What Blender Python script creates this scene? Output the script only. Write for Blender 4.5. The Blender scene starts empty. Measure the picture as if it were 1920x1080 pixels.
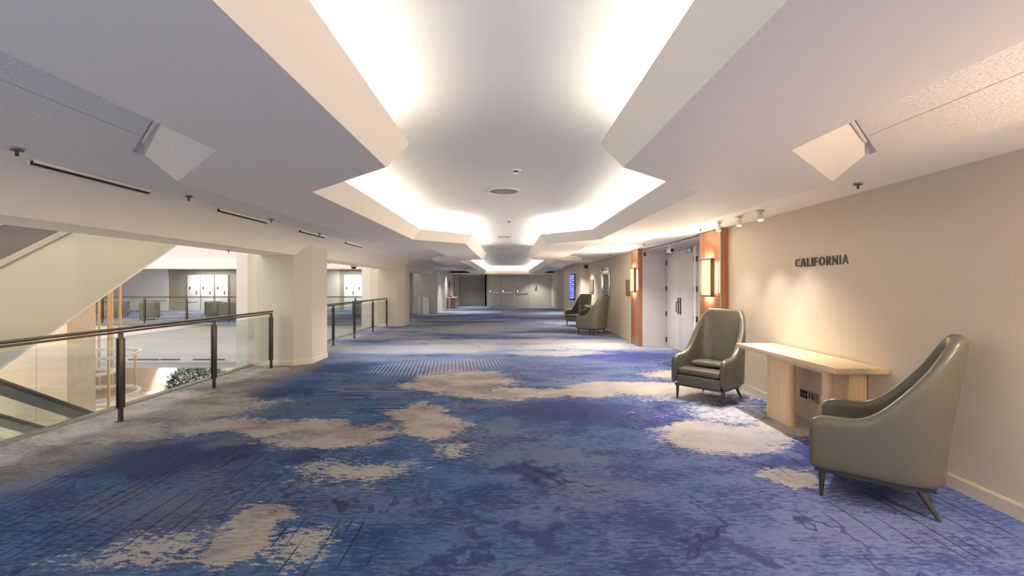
import bpy, bmesh, math, random
from mathutils import Vector, Matrix
random.seed(7)
S = bpy.context.scene
C = S.collection
PI = math.pi

# ------------------------------------------------------------------ camera, world, exposure
EYE = 1.55
FPX = 860.0                       # focal length in pixels of a 1920 wide frame
VX, VY = 952.0, 533.0             # vanishing point of the corridor
cam_d = bpy.data.cameras.new('camera')
cam = bpy.data.objects.new('camera', cam_d); C.objects.link(cam)
cam_d.sensor_width = 36.0
cam_d.lens = FPX / 1920 * 36.0
cam_d.shift_x = (960 - VX) / 1920
cam_d.shift_y = (VY - 540) / 1920
cam_d.clip_end = 200
cam.location = (0, 0, EYE)
cam.rotation_euler = (PI / 2, 0, 0)
S.camera = cam

W = bpy.data.worlds.new('world'); S.world = W
W.use_nodes = True
W.node_tree.nodes['Background'].inputs[0].default_value = (1.0, 0.93, 0.84, 1)
W.node_tree.nodes['Background'].inputs[1].default_value = .95
S.view_settings.view_transform = 'Standard'
S.view_settings.look = 'None'
S.view_settings.gamma = 1.0
S.view_settings.exposure = 1.3
S.view_settings.use_curve_mapping = False
S.cycles.max_bounces = 10
S.cycles.diffuse_bounces = 7
S.cycles.transparent_max_bounces = 16
S.cycles.sample_clamp_indirect = 6.0

COVE_POWER = 6.2
SPOT_POWER = 52.0
SCONCE_POWER = 40.0
DOWN_POWER = 185.0

def lamp_area(name, loc, rot, sx, sy, power, col=(1, 1, 1)):
    d = bpy.data.lights.new(name, 'AREA'); d.shape = 'RECTANGLE'; d.size = sx; d.size_y = sy
    d.energy = power; d.color = col
    o = bpy.data.objects.new(name, d); C.objects.link(o); o.location = loc; o.rotation_euler = rot
    return o
def lamp_spot(name, loc, target, power, col=(1, .86, .68), angle=70, blend=.6, radius=.03):
    d = bpy.data.lights.new(name, 'SPOT'); d.energy = power; d.color = col
    d.spot_size = math.radians(angle); d.spot_blend = blend; d.shadow_soft_size = radius
    o = bpy.data.objects.new(name, d); C.objects.link(o); o.location = loc
    o.rotation_euler = (Vector(target) - Vector(loc)).to_track_quat('-Z', 'Y').to_euler()
    return o

# lounge lamps across the atrium, lower hall lamps
lamp_area('lounge_lamp', (-15, 22.5, 2.36), (0, 0, 0), 12, 5, 75, (1, .93, .84))
lamp_area('lounge_door_lamp', (-17.4, 26.2, 2.36), (0, 0, 0), 2.2, .8, 30, (1, .95, .86))
lamp_area('lounge_door_lamp', (-9.0, 26.2, 2.36), (0, 0, 0), 2.0, .8, 30, (1, .95, .86))
lamp_area('lower_hall_lamp', (-13, 22, -1.9), (0, 0, 0), 14, 5, 560, (1, .95, .9))
lamp_spot('lower_hall_spot', (-19.2, 25.0, -1.9), (-19.2, 26.0, -4.2), 700, (.9, .92, 1), 50, .5, .1)

# ------------------------------------------------------------------ materials
class NT:
    """small node-graph writer"""
    def __init__(s, name):
        s.m = bpy.data.materials.new(name); s.m.use_nodes = True
        s.t = s.m.node_tree; s.n = s.t.nodes; s.l = s.t.links
        s.b = s.n['Principled BSDF']
    def link(s, a, sock):
        if isinstance(a, bpy.types.NodeSocket): s.l.new(a, sock)
        else: sock.default_value = a
    def math(s, op, a, b=0.0, c=None, clamp=False):
        x = s.n.new('ShaderNodeMath'); x.operation = op; x.use_clamp = clamp
        s.link(a, x.inputs[0]); s.link(b, x.inputs[1])
        if c is not None: s.link(c, x.inputs[2])
        return x.outputs[0]
    def vmath(s, op, a, b=(0, 0, 0)):
        x = s.n.new('ShaderNodeVectorMath'); x.operation = op
        s.link(a, x.inputs[0]); s.link(b, x.inputs[1])
        return x.outputs['Value'] if op in ('LENGTH', 'DOT_PRODUCT') else x.outputs[0]
    def coord(s):
        return s.n.new('ShaderNodeTexCoord').outputs['Object']
    def noise(s, v, scale, detail=3, rough=.55, dist=0.0, color=False):
        x = s.n.new('ShaderNodeTexNoise'); s.link(v, x.inputs['Vector'])
        x.inputs['Scale'].default_value = scale; x.inputs['Detail'].default_value = detail
        x.inputs['Roughness'].default_value = rough; x.inputs['Distortion'].default_value = dist
        return x.outputs['Color' if color else 'Fac']
    def sstep(s, v, lo, hi, a=0.0, b=1.0):
        x = s.n.new('ShaderNodeMapRange'); x.interpolation_type = 'SMOOTHSTEP'
        s.link(v, x.inputs[0]); x.inputs[1].default_value = lo; x.inputs[2].default_value = hi
        x.inputs[3].default_value = a; x.inputs[4].default_value = b
        return x.outputs[0]
    def mix(s, f, a, b, mode='MIX'):
        x = s.n.new('ShaderNodeMix'); x.data_type = 'RGBA'; x.blend_type = mode
        s.link(f, x.inputs[0])
        s.link(a if isinstance(a, bpy.types.NodeSocket) else (*a, 1), x.inputs[6])
        s.link(b if isinstance(b, bpy.types.NodeSocket) else (*b, 1), x.inputs[7])
        return x.outputs[2]
    def sep(s, v):
        x = s.n.new('ShaderNodeSeparateXYZ'); s.link(v, x.inputs[0]); return x.outputs
    def bump(s, h, strength, dist=.01):
        x = s.n.new('ShaderNodeBump'); x.inputs['Strength'].default_value = strength
        x.inputs['Distance'].default_value = dist; s.link(h, x.inputs['Height'])
        s.l.new(x.outputs[0], s.b.inputs['Normal'])

def paint(name, col, rough=.6, var=.03, scale=3.0, bump=.0, bscale=60, metal=0.0, spec=.4):
    m = NT(name); v = m.coord()
    f = m.noise(v, scale, 3)
    a = tuple(max(0, c * (1 - var)) for c in col); b = tuple(min(1, c * (1 + var)) for c in col)
    m.l.new(m.mix(f, a, b), m.b.inputs['Base Color'])
    m.b.inputs['Roughness'].default_value = rough
    m.b.inputs['Metallic'].default_value = metal
    m.b.inputs['Specular IOR Level'].default_value = spec
    if bump: m.bump(m.noise(v, bscale, 2), bump)
    return m.m

def emit(name, col, power):
    m = NT(name)
    m.b.inputs['Base Color'].default_value = (*[c * .4 for c in col], 1)
    m.b.inputs['Emission Color'].default_value = (*col, 1)
    m.b.inputs['Emission Strength'].default_value = power
    return m.m

def wood(name, a, b, rough=.4, axis=2, scale=9.0):
    m = NT(name); v = m.coord()
    st = [scale, scale, scale]; st[axis] = scale * .07
    w = m.vmath('MULTIPLY', v, tuple(st))
    f = m.noise(w, 2.2, 6, .62, .6)
    m.l.new(m.mix(m.sstep(f, .3, .72), a, b), m.b.inputs['Base Color'])
    m.b.inputs['Roughness'].default_value = rough
    return m.m

def glass_mat(name, tint=(.93, .97, .95), gloss=.06):
    m = NT(name)
    m.n.remove(m.b)
    tr = m.n.new('ShaderNodeBsdfTransparent'); tr.inputs[0].default_value = (*tint, 1)
    gl = m.n.new('ShaderNodeBsdfGlossy'); gl.inputs['Roughness'].default_value = .02
    mx = m.n.new('ShaderNodeMixShader')
    fr = m.n.new('ShaderNodeFresnel'); fr.inputs[0].default_value = 1.4
    m.l.new(m.math('MINIMUM', fr.outputs[0], .35), mx.inputs[0])
    m.l.new(tr.outputs[0], mx.inputs[1]); m.l.new(gl.outputs[0], mx.inputs[2])
    m.l.new(mx.outputs[0], m.n['Material Output'].inputs[0])
    return m.m

M = {}
M['ceiling'] = paint('ceiling_plaster', (.86, .84, .80), .75, .015, 1.2, .05, 90)
M['soffit'] = paint('soffit_plaster', (.94, .88, .785), .75, .015, 1.0, .04, 90)
M['tile'] = paint('acoustic_board', (.90, .85, .77), .9, .05, 45, .5, 70)
M['wall'] = paint('cream_wall', (.65, .58, .485), .62, .02, 1.5, .06, 120)
M['greywall'] = paint('grey_paint', (.58, .56, .55), .5, .02, 1.5)
M['pillar'] = paint('pillar_paint', (.62, .585, .515), .6, .02, 1.2, .04, 110)
M['white'] = paint('white_paint', (.82, .81, .80), .55, .015, 2)
M['cool'] = paint('cool_white_paint', (.64, .64, .685), .5, .015, 2)
M['base'] = paint('baseboard_paint', (.66, .60, .51), .5, .02, 2)
M['door'] = paint('door_paint', (.60, .58, .57), .45, .015, 2)
M['olive'] = paint('olive_wall', (.36, .33, .27), .6, .03, 1)
M['taupe'] = paint('taupe_door', (.56, .53, .46), .5, .02, 1)
M['bronze'] = paint('bronze_metal', (.10, .085, .065), .35, .08, 20, metal=.7)
M['steel'] = paint('brushed_steel', (.55, .54, .52), .28, .05, 30, metal=.9)
M['chrome'] = paint('chrome', (.75, .74, .72), .15, .02, 10, metal=1)
M['grey_metal'] = paint('grey_metal', (.22, .23, .21), .4, .05, 10, metal=.5)
M['dark'] = paint('dark_slot', (.02, .02, .02), .8, .1)
M['leather'] = paint('olive_grey_leather', (.115, .106, .082), .30, .05, 6, .06, 260, spec=.6)
M['leather_grey'] = paint('grey_leather', (.17, .155, .15), .5, .05, 6, .1, 200)
M['leg'] = paint('leg_metal', (.085, .08, .065), .35, .08, 20, metal=.6)
M['maple'] = wood('maple_veneer', (.70, .52, .33), (.80, .63, .43), .4, 1)
M['maple_v'] = wood('maple_veneer_upright', (.70, .50, .31), (.80, .61, .41), .42, 2)
M['cherry'] = wood('cherry_veneer', (.34, .13, .062), (.45, .20, .10), .32, 2)
M['peach'] = wood('pale_wood_panel', (.68, .53, .40), (.76, .62, .49), .5, 0, 3)
M['brown'] = wood('brown_frame', (.20, .09, .045), (.29, .14, .07), .4, 2)
M['brass'] = paint('brass_rod', (.62, .45, .26), .35, .05, 10, metal=.5)
M['taupe_dark'] = paint('picture_print', (.22, .17, .13), .5, .3, 8)
M['glass'] = glass_mat('clear_glass')
M['mirror'] = paint('mirror_glass', (.8, .8, .8), .03, .0, 1, metal=1)
M['beige'] = paint('escalator_cladding', (.55, .53, .45), .5, .02, .8)
M['dgrey'] = paint('escalator_grey_panel', (.17, .15, .16), .5, .1, 3)
M['tan'] = paint('tan_wall', (.50, .37, .27), .6, .1, .8)
M['leaf'] = paint('leaf_green', (.03, .055, .028), .6, .3, 9)
M['bark'] = paint('bark', (.12, .08, .05), .8, .2, 20)
M['screen'] = None
M['sconce'] = emit('sconce_diffuser', (1, .76, .36), .56)
M['cove'] = emit('cove_tube', (1, .96, .90), COVE_POWER)
M['lit'] = emit('lit_lens', (1, .95, .88), 2.5)
M['spot_lens'] = emit('spot_lens', (1, .92, .8), .5)

# screen: blue display with lighter lines of unreadable print
m = NT('blue_display'); v = m.coord(); zz = m.sep(v)
ln = m.math('SINE', m.math('MULTIPLY', zz[2], 75.0))
msk = m.math('MULTIPLY', m.sstep(ln, .2, .6), m.sstep(m.noise(v, 14, 1), .5, .56))
colr = m.mix(msk, (.03, .05, .45), (.45, .5, .9))
m.l.new(colr, m.b.inputs['Base Color']); m.l.new(colr, m.b.inputs['Emission Color'])
m.b.inputs['Emission Strength'].default_value = 1.0; m.b.inputs['Roughness'].default_value = .2
M['screen'] = m.m

def flr(px, py):
    """point of the floor under a reference position in the 1920x1080 frame"""
    d = (py - VY); return (px - VX) * EYE / d, FPX * EYE / d

def carpet_material():
    m = NT('cloud_carpet'); v = m.coord()
    # fine anisotropic yarn noise: dashes run across the corridor
    va = m.vmath('MULTIPLY', v, (13, 38, 1))
    fine = m.noise(va, 1.0, 5, .72)
    fine2 = m.noise(m.vmath('MULTIPLY', v, (40, 110, 1)), 1.0, 2, .6)
    mid = m.noise(m.vmath('MULTIPLY', v, (1, 1.5, 1)), 1.7, 6, .62)
    big = m.noise(m.vmath('MULTIPLY', v, (.7, 1.0, 1)), .8, 4, .55)
    big2 = m.noise(m.vmath('ADD', m.vmath('MULTIPLY', v, (.45, 1.0, 1)), (11, 4, 0)), .62, 5, .58)
    warp = m.vmath('MULTIPLY', m.vmath('SUBTRACT', m.noise(v, 1.6, 5, .6, color=True), (.5, .5, .5)), (.8, .8, 0))
    warp2 = m.vmath('MULTIPLY', m.vmath('SUBTRACT', m.noise(m.vmath('MULTIPLY', v, (1, 2.2, 1)), 4.5, 4, .65, color=True), (.5, .5, .5)), (.5, .30, 0))
    p = m.vmath('ADD', m.vmath('ADD', v, warp), warp2)
    pd = m.vmath('ADD', p, m.vmath('MULTIPLY', m.vmath('SUBTRACT', m.noise(m.vmath('ADD', v, (5, 2, 0)), 2.6, 4, .6, color=True), (.5, .5, .5)), (1.3, 1.0, 0)))
    edge = m.math('ADD', m.math('MULTIPLY', m.math('SUBTRACT', fine, .5), 1.5), m.math('MULTIPLY', m.math('SUBTRACT', mid, .5), 1.0))
    def blobs(lst, p=p):
        acc = None
        for (cx, cy, wx, hy) in lst:
            X, Y = flr(cx, cy); y1 = flr(cx, cy - hy)[1]; y0 = flr(cx, cy + hy)[1]
            rx = wx * Y / FPX; ry = max(.12, (y1 - y0) / 2); Y = (y0 + y1) / 2
            d = m.vmath('LENGTH', m.vmath('MULTIPLY', m.vmath('SUBTRACT', p, (X, Y, 0)), (1 / rx, 1 / ry, 0)))
            f = m.math('SUBTRACT', 1.0, d)
            acc = f if acc is None else m.math('MAXIMUM', acc, f)
        return acc
    tan = blobs([(290, 770, 190, 38), (170, 815, 150, 22), (620, 818, 130, 26), (540, 800, 110, 16), (420, 800, 120, 14), (440, 1015, 60, 48), (480, 975, 60, 22),
                 (780, 780, 50, 22), (815, 800, 60, 20), (860, 716, 105, 22), (1000, 738, 190, 10), (1200, 730, 150, 12),
                 (1370, 822, 125, 34), (1480, 800, 80, 20), (1495, 898, 55, 18), (1370, 705, 160, 16), (470, 700, 70, 14)])
    speck = blobs([(650, 888, 150, 34), (860, 845, 70, 24), (280, 1030, 180, 40), (560, 1020, 90, 50), (1380, 780, 170, 30), (1420, 740, 160, 25), (1300, 745, 150, 25)])
    deep = blobs([(1080, 775, 190, 26), (1270, 790, 110, 24), (1180, 668, 130, 12), (1450, 868, 90, 16), (330, 862, 230, 42), (560, 870, 60, 20),
                  (1030, 1025, 60, 55), (1350, 1015, 40, 40), (880, 1000, 60, 14), (850, 1060, 40, 40), (620, 690, 110, 12), (500, 735, 90, 10), (1000, 900, 60, 40), (1560, 880, 90, 40)], pd)
    steel = blobs([(520, 770, 150, 24), (930, 800, 60, 22), (1080, 720, 130, 10), (1000, 860, 150, 30)])
    veil = blobs([(760, 655, 190, 10), (1040, 662, 120, 6), (960, 640, 260, 5), (700, 632, 70, 6), (960, 612, 160, 4), (800, 600, 90, 3), (1020, 590, 90, 3), (900, 586, 60, 2.5), (980, 578, 60, 1.5), (860, 622, 90, 4), (1150, 652, 90, 4), (760, 618, 60, 4)])
    X = m.sep(v)[0]; Yc = m.sep(v)[1]
    cf = m.math('SUBTRACT', fine, .5)
    # base blues, more lavender to the right, greener navy to the left
    side = m.sstep(m.math('ADD', X, m.math('MULTIPLY', m.math('SUBTRACT', big, .5), 4.0)), -1.6, 3.0)
    navy = m.mix(side, (.030, .066, .165), (.060, .085, .26))
    blue = m.mix(side, (.078, .158, .325), (.14, .205, .44))
    col = m.mix(m.sstep(m.math('ADD', mid, m.math('MULTIPLY', cf, 1.1)), .30, .66), navy, blue)
    lav = m.mix(side, (.14, .145, .21), (.20, .21, .37))
    col = m.mix(m.math('MULTIPLY', m.sstep(m.math('ADD', big, m.math('MULTIPLY', cf, .8)), .46, .66), .7), col, lav)
    # far end: broad pale and blue bands
    farm = m.sstep(Yc, 8.0, 12.0)
    bandv = m.math('ADD', big2, m.math('MULTIPLY', cf, .22))
    fcol = m.mix(m.sstep(bandv, .40, .48), (.11, .155, .36), (.23, .27, .42))
    fcol = m.mix(m.sstep(bandv, .50, .60), fcol, (.41, .44, .47))
    col = m.mix(farm, col, fcol)
    fe = m.math('MULTIPLY', edge, .9)
    col = m.mix(m.math('MULTIPLY', m.sstep(m.math('ADD', steel, fe), .05, .4), .8), col, m.mix(side, (.085, .145, .235), (.19, .26, .43)))
    dk = m.mix(side, (.030, .050, .135), (.055, .070, .27))
    col = m.mix(m.math('MULTIPLY', m.sstep(m.math('ADD', deep, fe), .0, .5), .8), col, dk)
    # vein-like dark outlines
    vein = m.math('ABSOLUTE', m.math('SUBTRACT', m.noise(v, .85, 4, .62, .5), .5))
    vm = m.math('MULTIPLY', m.sstep(vein, .003, .010, 1, 0), m.sstep(m.noise(v, .8, 2), .46, .56))
    col = m.mix(m.math('MULTIPLY', vm, .7), col, (.03, .035, .10))
    vc = m.mix(mid, (.30, .32, .42), (.46, .46, .48))
    col = m.mix(m.math('MULTIPLY', m.sstep(m.math('ADD', veil, m.math('MULTIPLY', edge, .7)), .0, .4), .85), col, vc)
    pale = m.mix(side, (.38, .37, .36), (.52, .54, .62))
    dith = m.math('ADD', m.math('ADD', m.math('MULTIPLY', cf, 2.4), m.math('MULTIPLY', m.math('SUBTRACT', fine2, .5), .9)), m.math('MULTIPLY', m.math('SUBTRACT', mid, .5), 1.2))
    col = m.mix(m.sstep(m.math('ADD', m.math('MULTIPLY', speck, .7), dith), .28, .46), col, pale)
    rail = m.math('MULTIPLY', m.sstep(m.math('ADD', X, m.math('MULTIPLY', edge, .9)), -3.3, -4.0), m.math('MULTIPLY', m.sstep(Yc, 3.0, 3.8), m.sstep(Yc, 8.6, 9.8, 1, 0)))
    col = m.mix(m.math('MULTIPLY', rail, .85), col, m.mix(m.sstep(m.math('ADD', mid, cf), .35, .65), (.19, .17, .185), (.36, .32, .30)))
    tc = m.mix(m.sstep(m.math('ADD', mid, m.math('MULTIPLY', cf, .8)), .32, .66), m.mix(side, (.23, .21, .215), (.40, .39, .43)), m.mix(side, (.42, .39, .37), (.50, .48, .475)))
    col = m.mix(m.sstep(m.math('ADD', tan, m.math('ADD', m.math('MULTIPLY', dith, .55), .03)), .0, .16), col, tc)
    # thin woven stripes along the corridor
    sx = m.math('MULTIPLY', m.math('ADD', X, m.math('MULTIPLY', m.math('SUBTRACT', m.noise(v, .8, 1), .5), .12)), 1 / .075)
    tri = m.math('ABSOLUTE', m.math('SUBTRACT', m.math('FRACT', m.math('ADD', sx, 100.0)), .5))
    dash = m.sstep(m.noise(m.vmath('MULTIPLY', v, (13.3, .7, 1)), 1.0, 1), .46, .56)
    stripes = m.math('MULTIPLY', m.sstep(tri, .06, .11, 1, 0), dash)
    region = blobs([(180, 960, 330, 130), (1700, 960, 200, 110), (590, 1020, 130, 60)])
    col = m.mix(m.math('MULTIPLY', m.math('MULTIPLY', stripes, m.sstep(region, 0, .25)), .8), col, (.022, .035, .085))
    # hatch of pale dashes mid-corridor
    hx = m.math('SINE', m.math('MULTIPLY', m.math('ADD', X, m.math('MULTIPLY', Yc, .12)), 2 * PI / .07))
    hy = m.math('SINE', m.math('MULTIPLY', Yc, 2 * PI / .11))
    hat = m.math('MULTIPLY', m.sstep(hx, .0, .5), m.sstep(hy, -1.0, .0))
    hreg = blobs([(800, 692, 130, 20), (890, 682, 80, 12)])
    col = m.mix(m.math('MULTIPLY', m.math('MULTIPLY', hat, m.sstep(hreg, .0, .4)), .7), col, (.42, .42, .48))
    hz = m.math('MULTIPLY', m.sstep(m.math('SINE', m.math('MULTIPLY', Yc, 2 * PI / .12)), .2, .7), m.sstep(m.noise(m.vmath('MULTIPLY', v, (2.5, 12, 1)), 1.0, 1), .45, .55))
    hreg2 = blobs([(690, 772, 80, 14), (680, 735, 110, 16)])
    col = m.mix(m.math('MULTIPLY', m.math('MULTIPLY', hz, m.sstep(hreg2, .0, .4)), .55), col, (.40, .40, .45))
    # yarn speckle
    col = m.mix(m.sstep(fine2, .3, .75), m.mix(1.0, col, (.86, .86, .88), 'MULTIPLY'), col)
    m.l.new(col, m.b.inputs['Base Color'])
    m.b.inputs['Roughness'].default_value = .95
    m.b.inputs['Specular IOR Level'].default_value = .1
    m.bump(fine2, .35, .006)
    return m.m
M['carpet'] = carpet_material()

# ------------------------------------------------------------------ mesh helpers
class MB:
    def __init__(s): s.v = []; s.f = []
    def add(s, vs, fs):
        o = len(s.v); s.v += [tuple(x) for x in vs]; s.f += [tuple(i + o for i in f) for f in fs]; return s
    def box(s, x0, x1, y0, y1, z0, z1):
        v = [(x0, y0, z0), (x1, y0, z0), (x1, y1, z0), (x0, y1, z0), (x0, y0, z1), (x1, y0, z1), (x1, y1, z1), (x0, y1, z1)]
        return s.add(v, [(0, 3, 2, 1), (4, 5, 6, 7), (0, 1, 5, 4), (1, 2, 6, 5), (2, 3, 7, 6), (3, 0, 4, 7)])
    def prism(s, poly, z0, z1, axis='z'):
        n = len(poly)
        if axis == 'z': v = [(a, b, z0) for a, b in poly] + [(a, b, z1) for a, b in poly]
        elif axis == 'y': v = [(a, z0, b) for a, b in poly] + [(a, z1, b) for a, b in poly]
        else: v = [(z0, a, b) for a, b in poly] + [(z1, a, b) for a, b in poly]
        f = [tuple(range(n))[::-1], tuple(range(n, 2 * n))] + [(i, (i + 1) % n, n + (i + 1) % n, n + i) for i in range(n)]
        return s.add(v, f)
    def quad(s, *p): return s.add(p, [tuple(range(len(p)))])
    def tube(s, pts, r, n=8, closed=False, ry=None):
        pts = [Vector(p) for p in pts]; N = len(pts)
        rr = r if isinstance(r, (list, tuple)) else [r] * N
        rings = []; prev = None
        for i, p in enumerate(pts):
            a = pts[(i - 1) % N] if (closed or i > 0) else p
            b = pts[(i + 1) % N] if (closed or i < N - 1) else p
            t = (b - a).normalized()
            up = Vector((0, 0, 1)) if abs(t.z) < .95 else Vector((0, 1, 0))
            x = t.cross(up).normalized(); y = x.cross(t).normalized()
            rings.append([p + x * (rr[i] * math.cos(2 * PI * k / n)) + y * ((ry or rr[i]) * math.sin(2 * PI * k / n)) for k in range(n)])
        v = [q for R in rings for q in R]; f = []
        for i in range(N if closed else N - 1):
            j = (i + 1) % N
            for k in range(n): f.append((i * n + k, i * n + (k + 1) % n, j * n + (k + 1) % n, j * n + k))
        if not closed: f += [tuple(range(n))[::-1], tuple(range((N - 1) * n, N * n))]
        return s.add(v, f)
    def lathe(s, prof, n=20, c=(0, 0, 0), axis='z', sx=1, sy=1):
        v = []; f = []; m = len(prof)
        for k in range(n):
            a = 2 * PI * k / n
            for r, z in prof:
                q = (r * math.cos(a) * sx, r * math.sin(a) * sy, z)
                if axis == 'x': q = (q[2], q[0], q[1])
                if axis == 'y': q = (q[0], q[2], q[1])
                v.append((q[0] + c[0], q[1] + c[1], q[2] + c[2]))
        for k in range(n):
            j = (k + 1) % n
            for i in range(m - 1): f.append((k * m + i, j * m + i, j * m + i + 1, k * m + i + 1))
        if prof[0] == prof[-1]: return s.add(v, f)
        if prof[0][0] > 1e-6: f.append(tuple(k * m for k in range(n))[::-1])
        if prof[-1][0] > 1e-6: f.append(tuple(k * m + m - 1 for k in range(n)))
        return s.add(v, f)
    def build(s, name, mat, parent=None, bevel=0, seg=2, smooth=35, fix=True, subsurf=0):
        me = bpy.data.meshes.new(name); bm = bmesh.new()
        vs = [bm.verts.new(p) for p in s.v]
        for f in s.f:
            try: bm.faces.new([vs[i] for i in f])
            except ValueError: pass
        bmesh.ops.remove_doubles(bm, verts=bm.verts, dist=1e-5)
        if fix: bmesh.ops.recalc_face_normals(bm, faces=bm.faces)
        if bevel:
            es = [e for e in bm.edges if len(e.link_faces) == 2 and e.calc_face_angle(0) > .5]
            bmesh.ops.bevel(bm, geom=es, offset=bevel, segments=seg, profile=.5, affect='EDGES')
        if smooth:
            lim = math.radians(smooth)
            for f in bm.faces: f.smooth = True
            for e in bm.edges: e.smooth = len(e.link_faces) == 2 and e.calc_face_angle(PI) < lim
        bm.to_mesh(me); bm.free()
        return link(name, me, mat, parent, subsurf)

def link(name, me, mat, parent=None, subsurf=0):
    o = bpy.data.objects.new(name, me); C.objects.link(o)
    if mat is not None and me is not None and hasattr(me, 'materials') and not me.materials: me.materials.append(mat)
    if parent is not None: o.parent = parent
    if subsurf:
        md = o.modifiers.new('smooth', 'SUBSURF'); md.levels = subsurf; md.render_levels = subsurf
    return o
def tag(o, label=None, cat=None, group=None, kind=None):
    if label: o['label'] = label
    if cat: o['category'] = cat
    if group: o['group'] = group
    if kind: o['kind'] = kind
    return o
def thing(name, loc, rz, label, cat, group=None):
    o = bpy.data.objects.new(name, None); C.objects.link(o); o.location = loc; o.rotation_euler = (0, 0, rz)
    o.empty_display_size = .1
    return tag(o, label, cat, group)
def struct(o, label=None, cat=None):
    return tag(o, label, cat, None, 'structure')
def kids(o): return [c for c in C.objects if c.parent == o]
def dup(root, loc, rz, label=None, group=None):
    def cp(o, par):
        c = o.copy(); C.objects.link(c)
        if par is not None: c.parent = par
        for ch in kids(o): cp(ch, c)
        return c
    r = cp(root, None); r.location = loc; r.rotation_euler = (0, 0, rz)
    if label: r['label'] = label
    if group: r['group'] = group
    return r
def offset(poly, d):
    """offset a closed polygon inwards by d (counter-clockwise order)"""
    n = len(poly); out = []
    for i in range(n):
        a, b, c = Vector(poly[i - 1]), Vector(poly[i]), Vector(poly[(i + 1) % n])
        t1, t2 = (b - a).normalized(), (c - b).normalized()
        n1, n2 = Vector((-t1.y, t1.x)), Vector((-t2.y, t2.x))
        h = (n1 + n2).normalized(); q = b + h * (d / max(.3, h.dot(n1)))
        out.append((q.x, q.y))
    return out
def fill_ring(outer, inner, z):
    """flat face between two closed outlines"""
    bm = bmesh.new(); es = []
    for poly in (outer, inner):
        vs = [bm.verts.new((x, y, z)) for x, y in poly]
        es += [bm.edges.new((vs[i], vs[(i + 1) % len(vs)])) for i in range(len(vs))]
    bmesh.ops.triangle_fill(bm, edges=es, use_beauty=True)
    bm.verts.index_update()
    v = [tuple(q.co) for q in bm.verts]; f = [tuple(q.index for q in F.verts) for F in bm.faces]
    bm.free(); return v, f
def wx(y): return 3.37 + .0236 * (y - 2.97)          # right wall line, slightly out of parallel

ZS, ZT, ZU, ZC = 2.31, 2.425, 2.48, 2.80             # soffit, outer ceiling, cove lip, upper ceiling

# ------------------------------------------------------------------ floor and slabs
mb = MB()
mb.add([(-4.86, -6, 0), (8, -6, 0), (8, 34, 0), (-4.86, 34, 0)], [(0, 1, 2, 3)])
mb.add([(-26, 18.3, 0), (-4.86, 18.3, 0), (-4.86, 34, 0), (-26, 34, 0)], [(0, 1, 2, 3)])
fl = struct(mb.build('floor', M['carpet'], fix=False, smooth=0))
slab = MB(); slab.box(-4.86, 8, -6, 34, -.45, -.004)
struct(slab.build('slab', M['white'], smooth=0))
fas = MB().box(-26, -4.9, 18.3, 34, -1.56, -.004)
fascia = struct(fas.build('wall_atrium', M['cool'], smooth=0))
MB().box(-26, -4.9, 18.55, 26, -1.83, -1.57).build('bulkhead', M['cool'], fascia, smooth=0)
for x0, x1 in ((-18.6, -15.9), (-15.15, -13.9), (-13.85, -13.06), (-12.55, -11.28), (-10.6, -9.2)):
    MB().box(x0, x1, 18.285, 18.30, -1.475, -1.43).build('air_slot', M['dark'], fascia, smooth=0)
MB().box(-26, -4.9, 18.22, 18.3, -.09, .012).build('edge_strip', M['grey_metal'], fascia, smooth=0)
low = MB().box(-28, 2, -8, 30, -4.7, -4.5)
struct(low.build('floor_lower', paint('lower_floor', (.50, .40, .34), .25, .1, 1.0), smooth=0))
struct(MB().box(-26, -4, 26.0, 26.2, -4.5, -1.6).build('wall_lower', M['tan'], smooth=0))
struct(MB().box(-4.985, -4.86, -6, 17.6, -.14, .012).build('trim_1', M['grey_metal'], bevel=.006))

# ------------------------------------------------------------------ ceiling: cove, soffit ribbon, boards
inner_r = [(1.59, -6.2), (1.59, -3.4), (.77, -2.6), (.77, 2.98), (1.59, 3.78), (1.59, 7.80), (.77, 8.62), (.77, 14.06), (1.57, 14.86), (1.57, 31.4)]
outer_r = [(2.42, -6.9), (2.42, -3.0), (1.63, -2.2), (1.63, 2.60), (2.42, 3.39), (2.42, 8.2), (1.63, 9.0), (1.63, 14.3), (2.42, 15.1), (2.42, 32.3)]
CX = -.02
def loop(r): return [(x + CX, y) for x, y in r] + [(-x + CX, y) for x, y in r[::-1]]
inner = loop(inner_r); outer = loop(outer_r)
lip = offset(inner, .14); back = offset(inner, -.27)

cl = MB().box(-4.72, 8, -6.9, 34, ZC, ZC + .12)
ceil = struct(cl.build('ceiling', M['ceiling'], smooth=0))
sm = MB()
v, f = fill_ring(outer, inner, ZS); sm.add(v, f)
def band(mb, A, zA, B, zB):
    n = len(A)
    for i in range(n):
        j = (i + 1) % n
        mb.quad((*A[i], zA), (*A[j], zA), (*B[j], zB), (*B[i], zB))
band(sm, inner, ZS, lip, ZU)
v, f = fill_ring(back, lip, ZU); sm.add(v, f)
band(sm, outer, ZS, offset(outer, -.02), ZT + .02)
sm.build('soffit', M['soffit'], ceil, smooth=0)
cw = MB(); band(cw, back, ZU, back, ZC); cw.build('cove_wall', M['ceiling'], ceil, smooth=0)
tube_in = offset(inner, .0); tube_out = offset(inner, -.05)
lt = MB()
n = len(inner)
for i in range(n):
    j = (i + 1) % n
    lt.quad((*tube_in[i], ZU + .03), (*tube_in[j], ZU + .03), (*tube_out[j], ZU + .03), (*tube_out[i], ZU + .03))
lt.build('cove_light', M['cove'], ceil, smooth=0)
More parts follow.
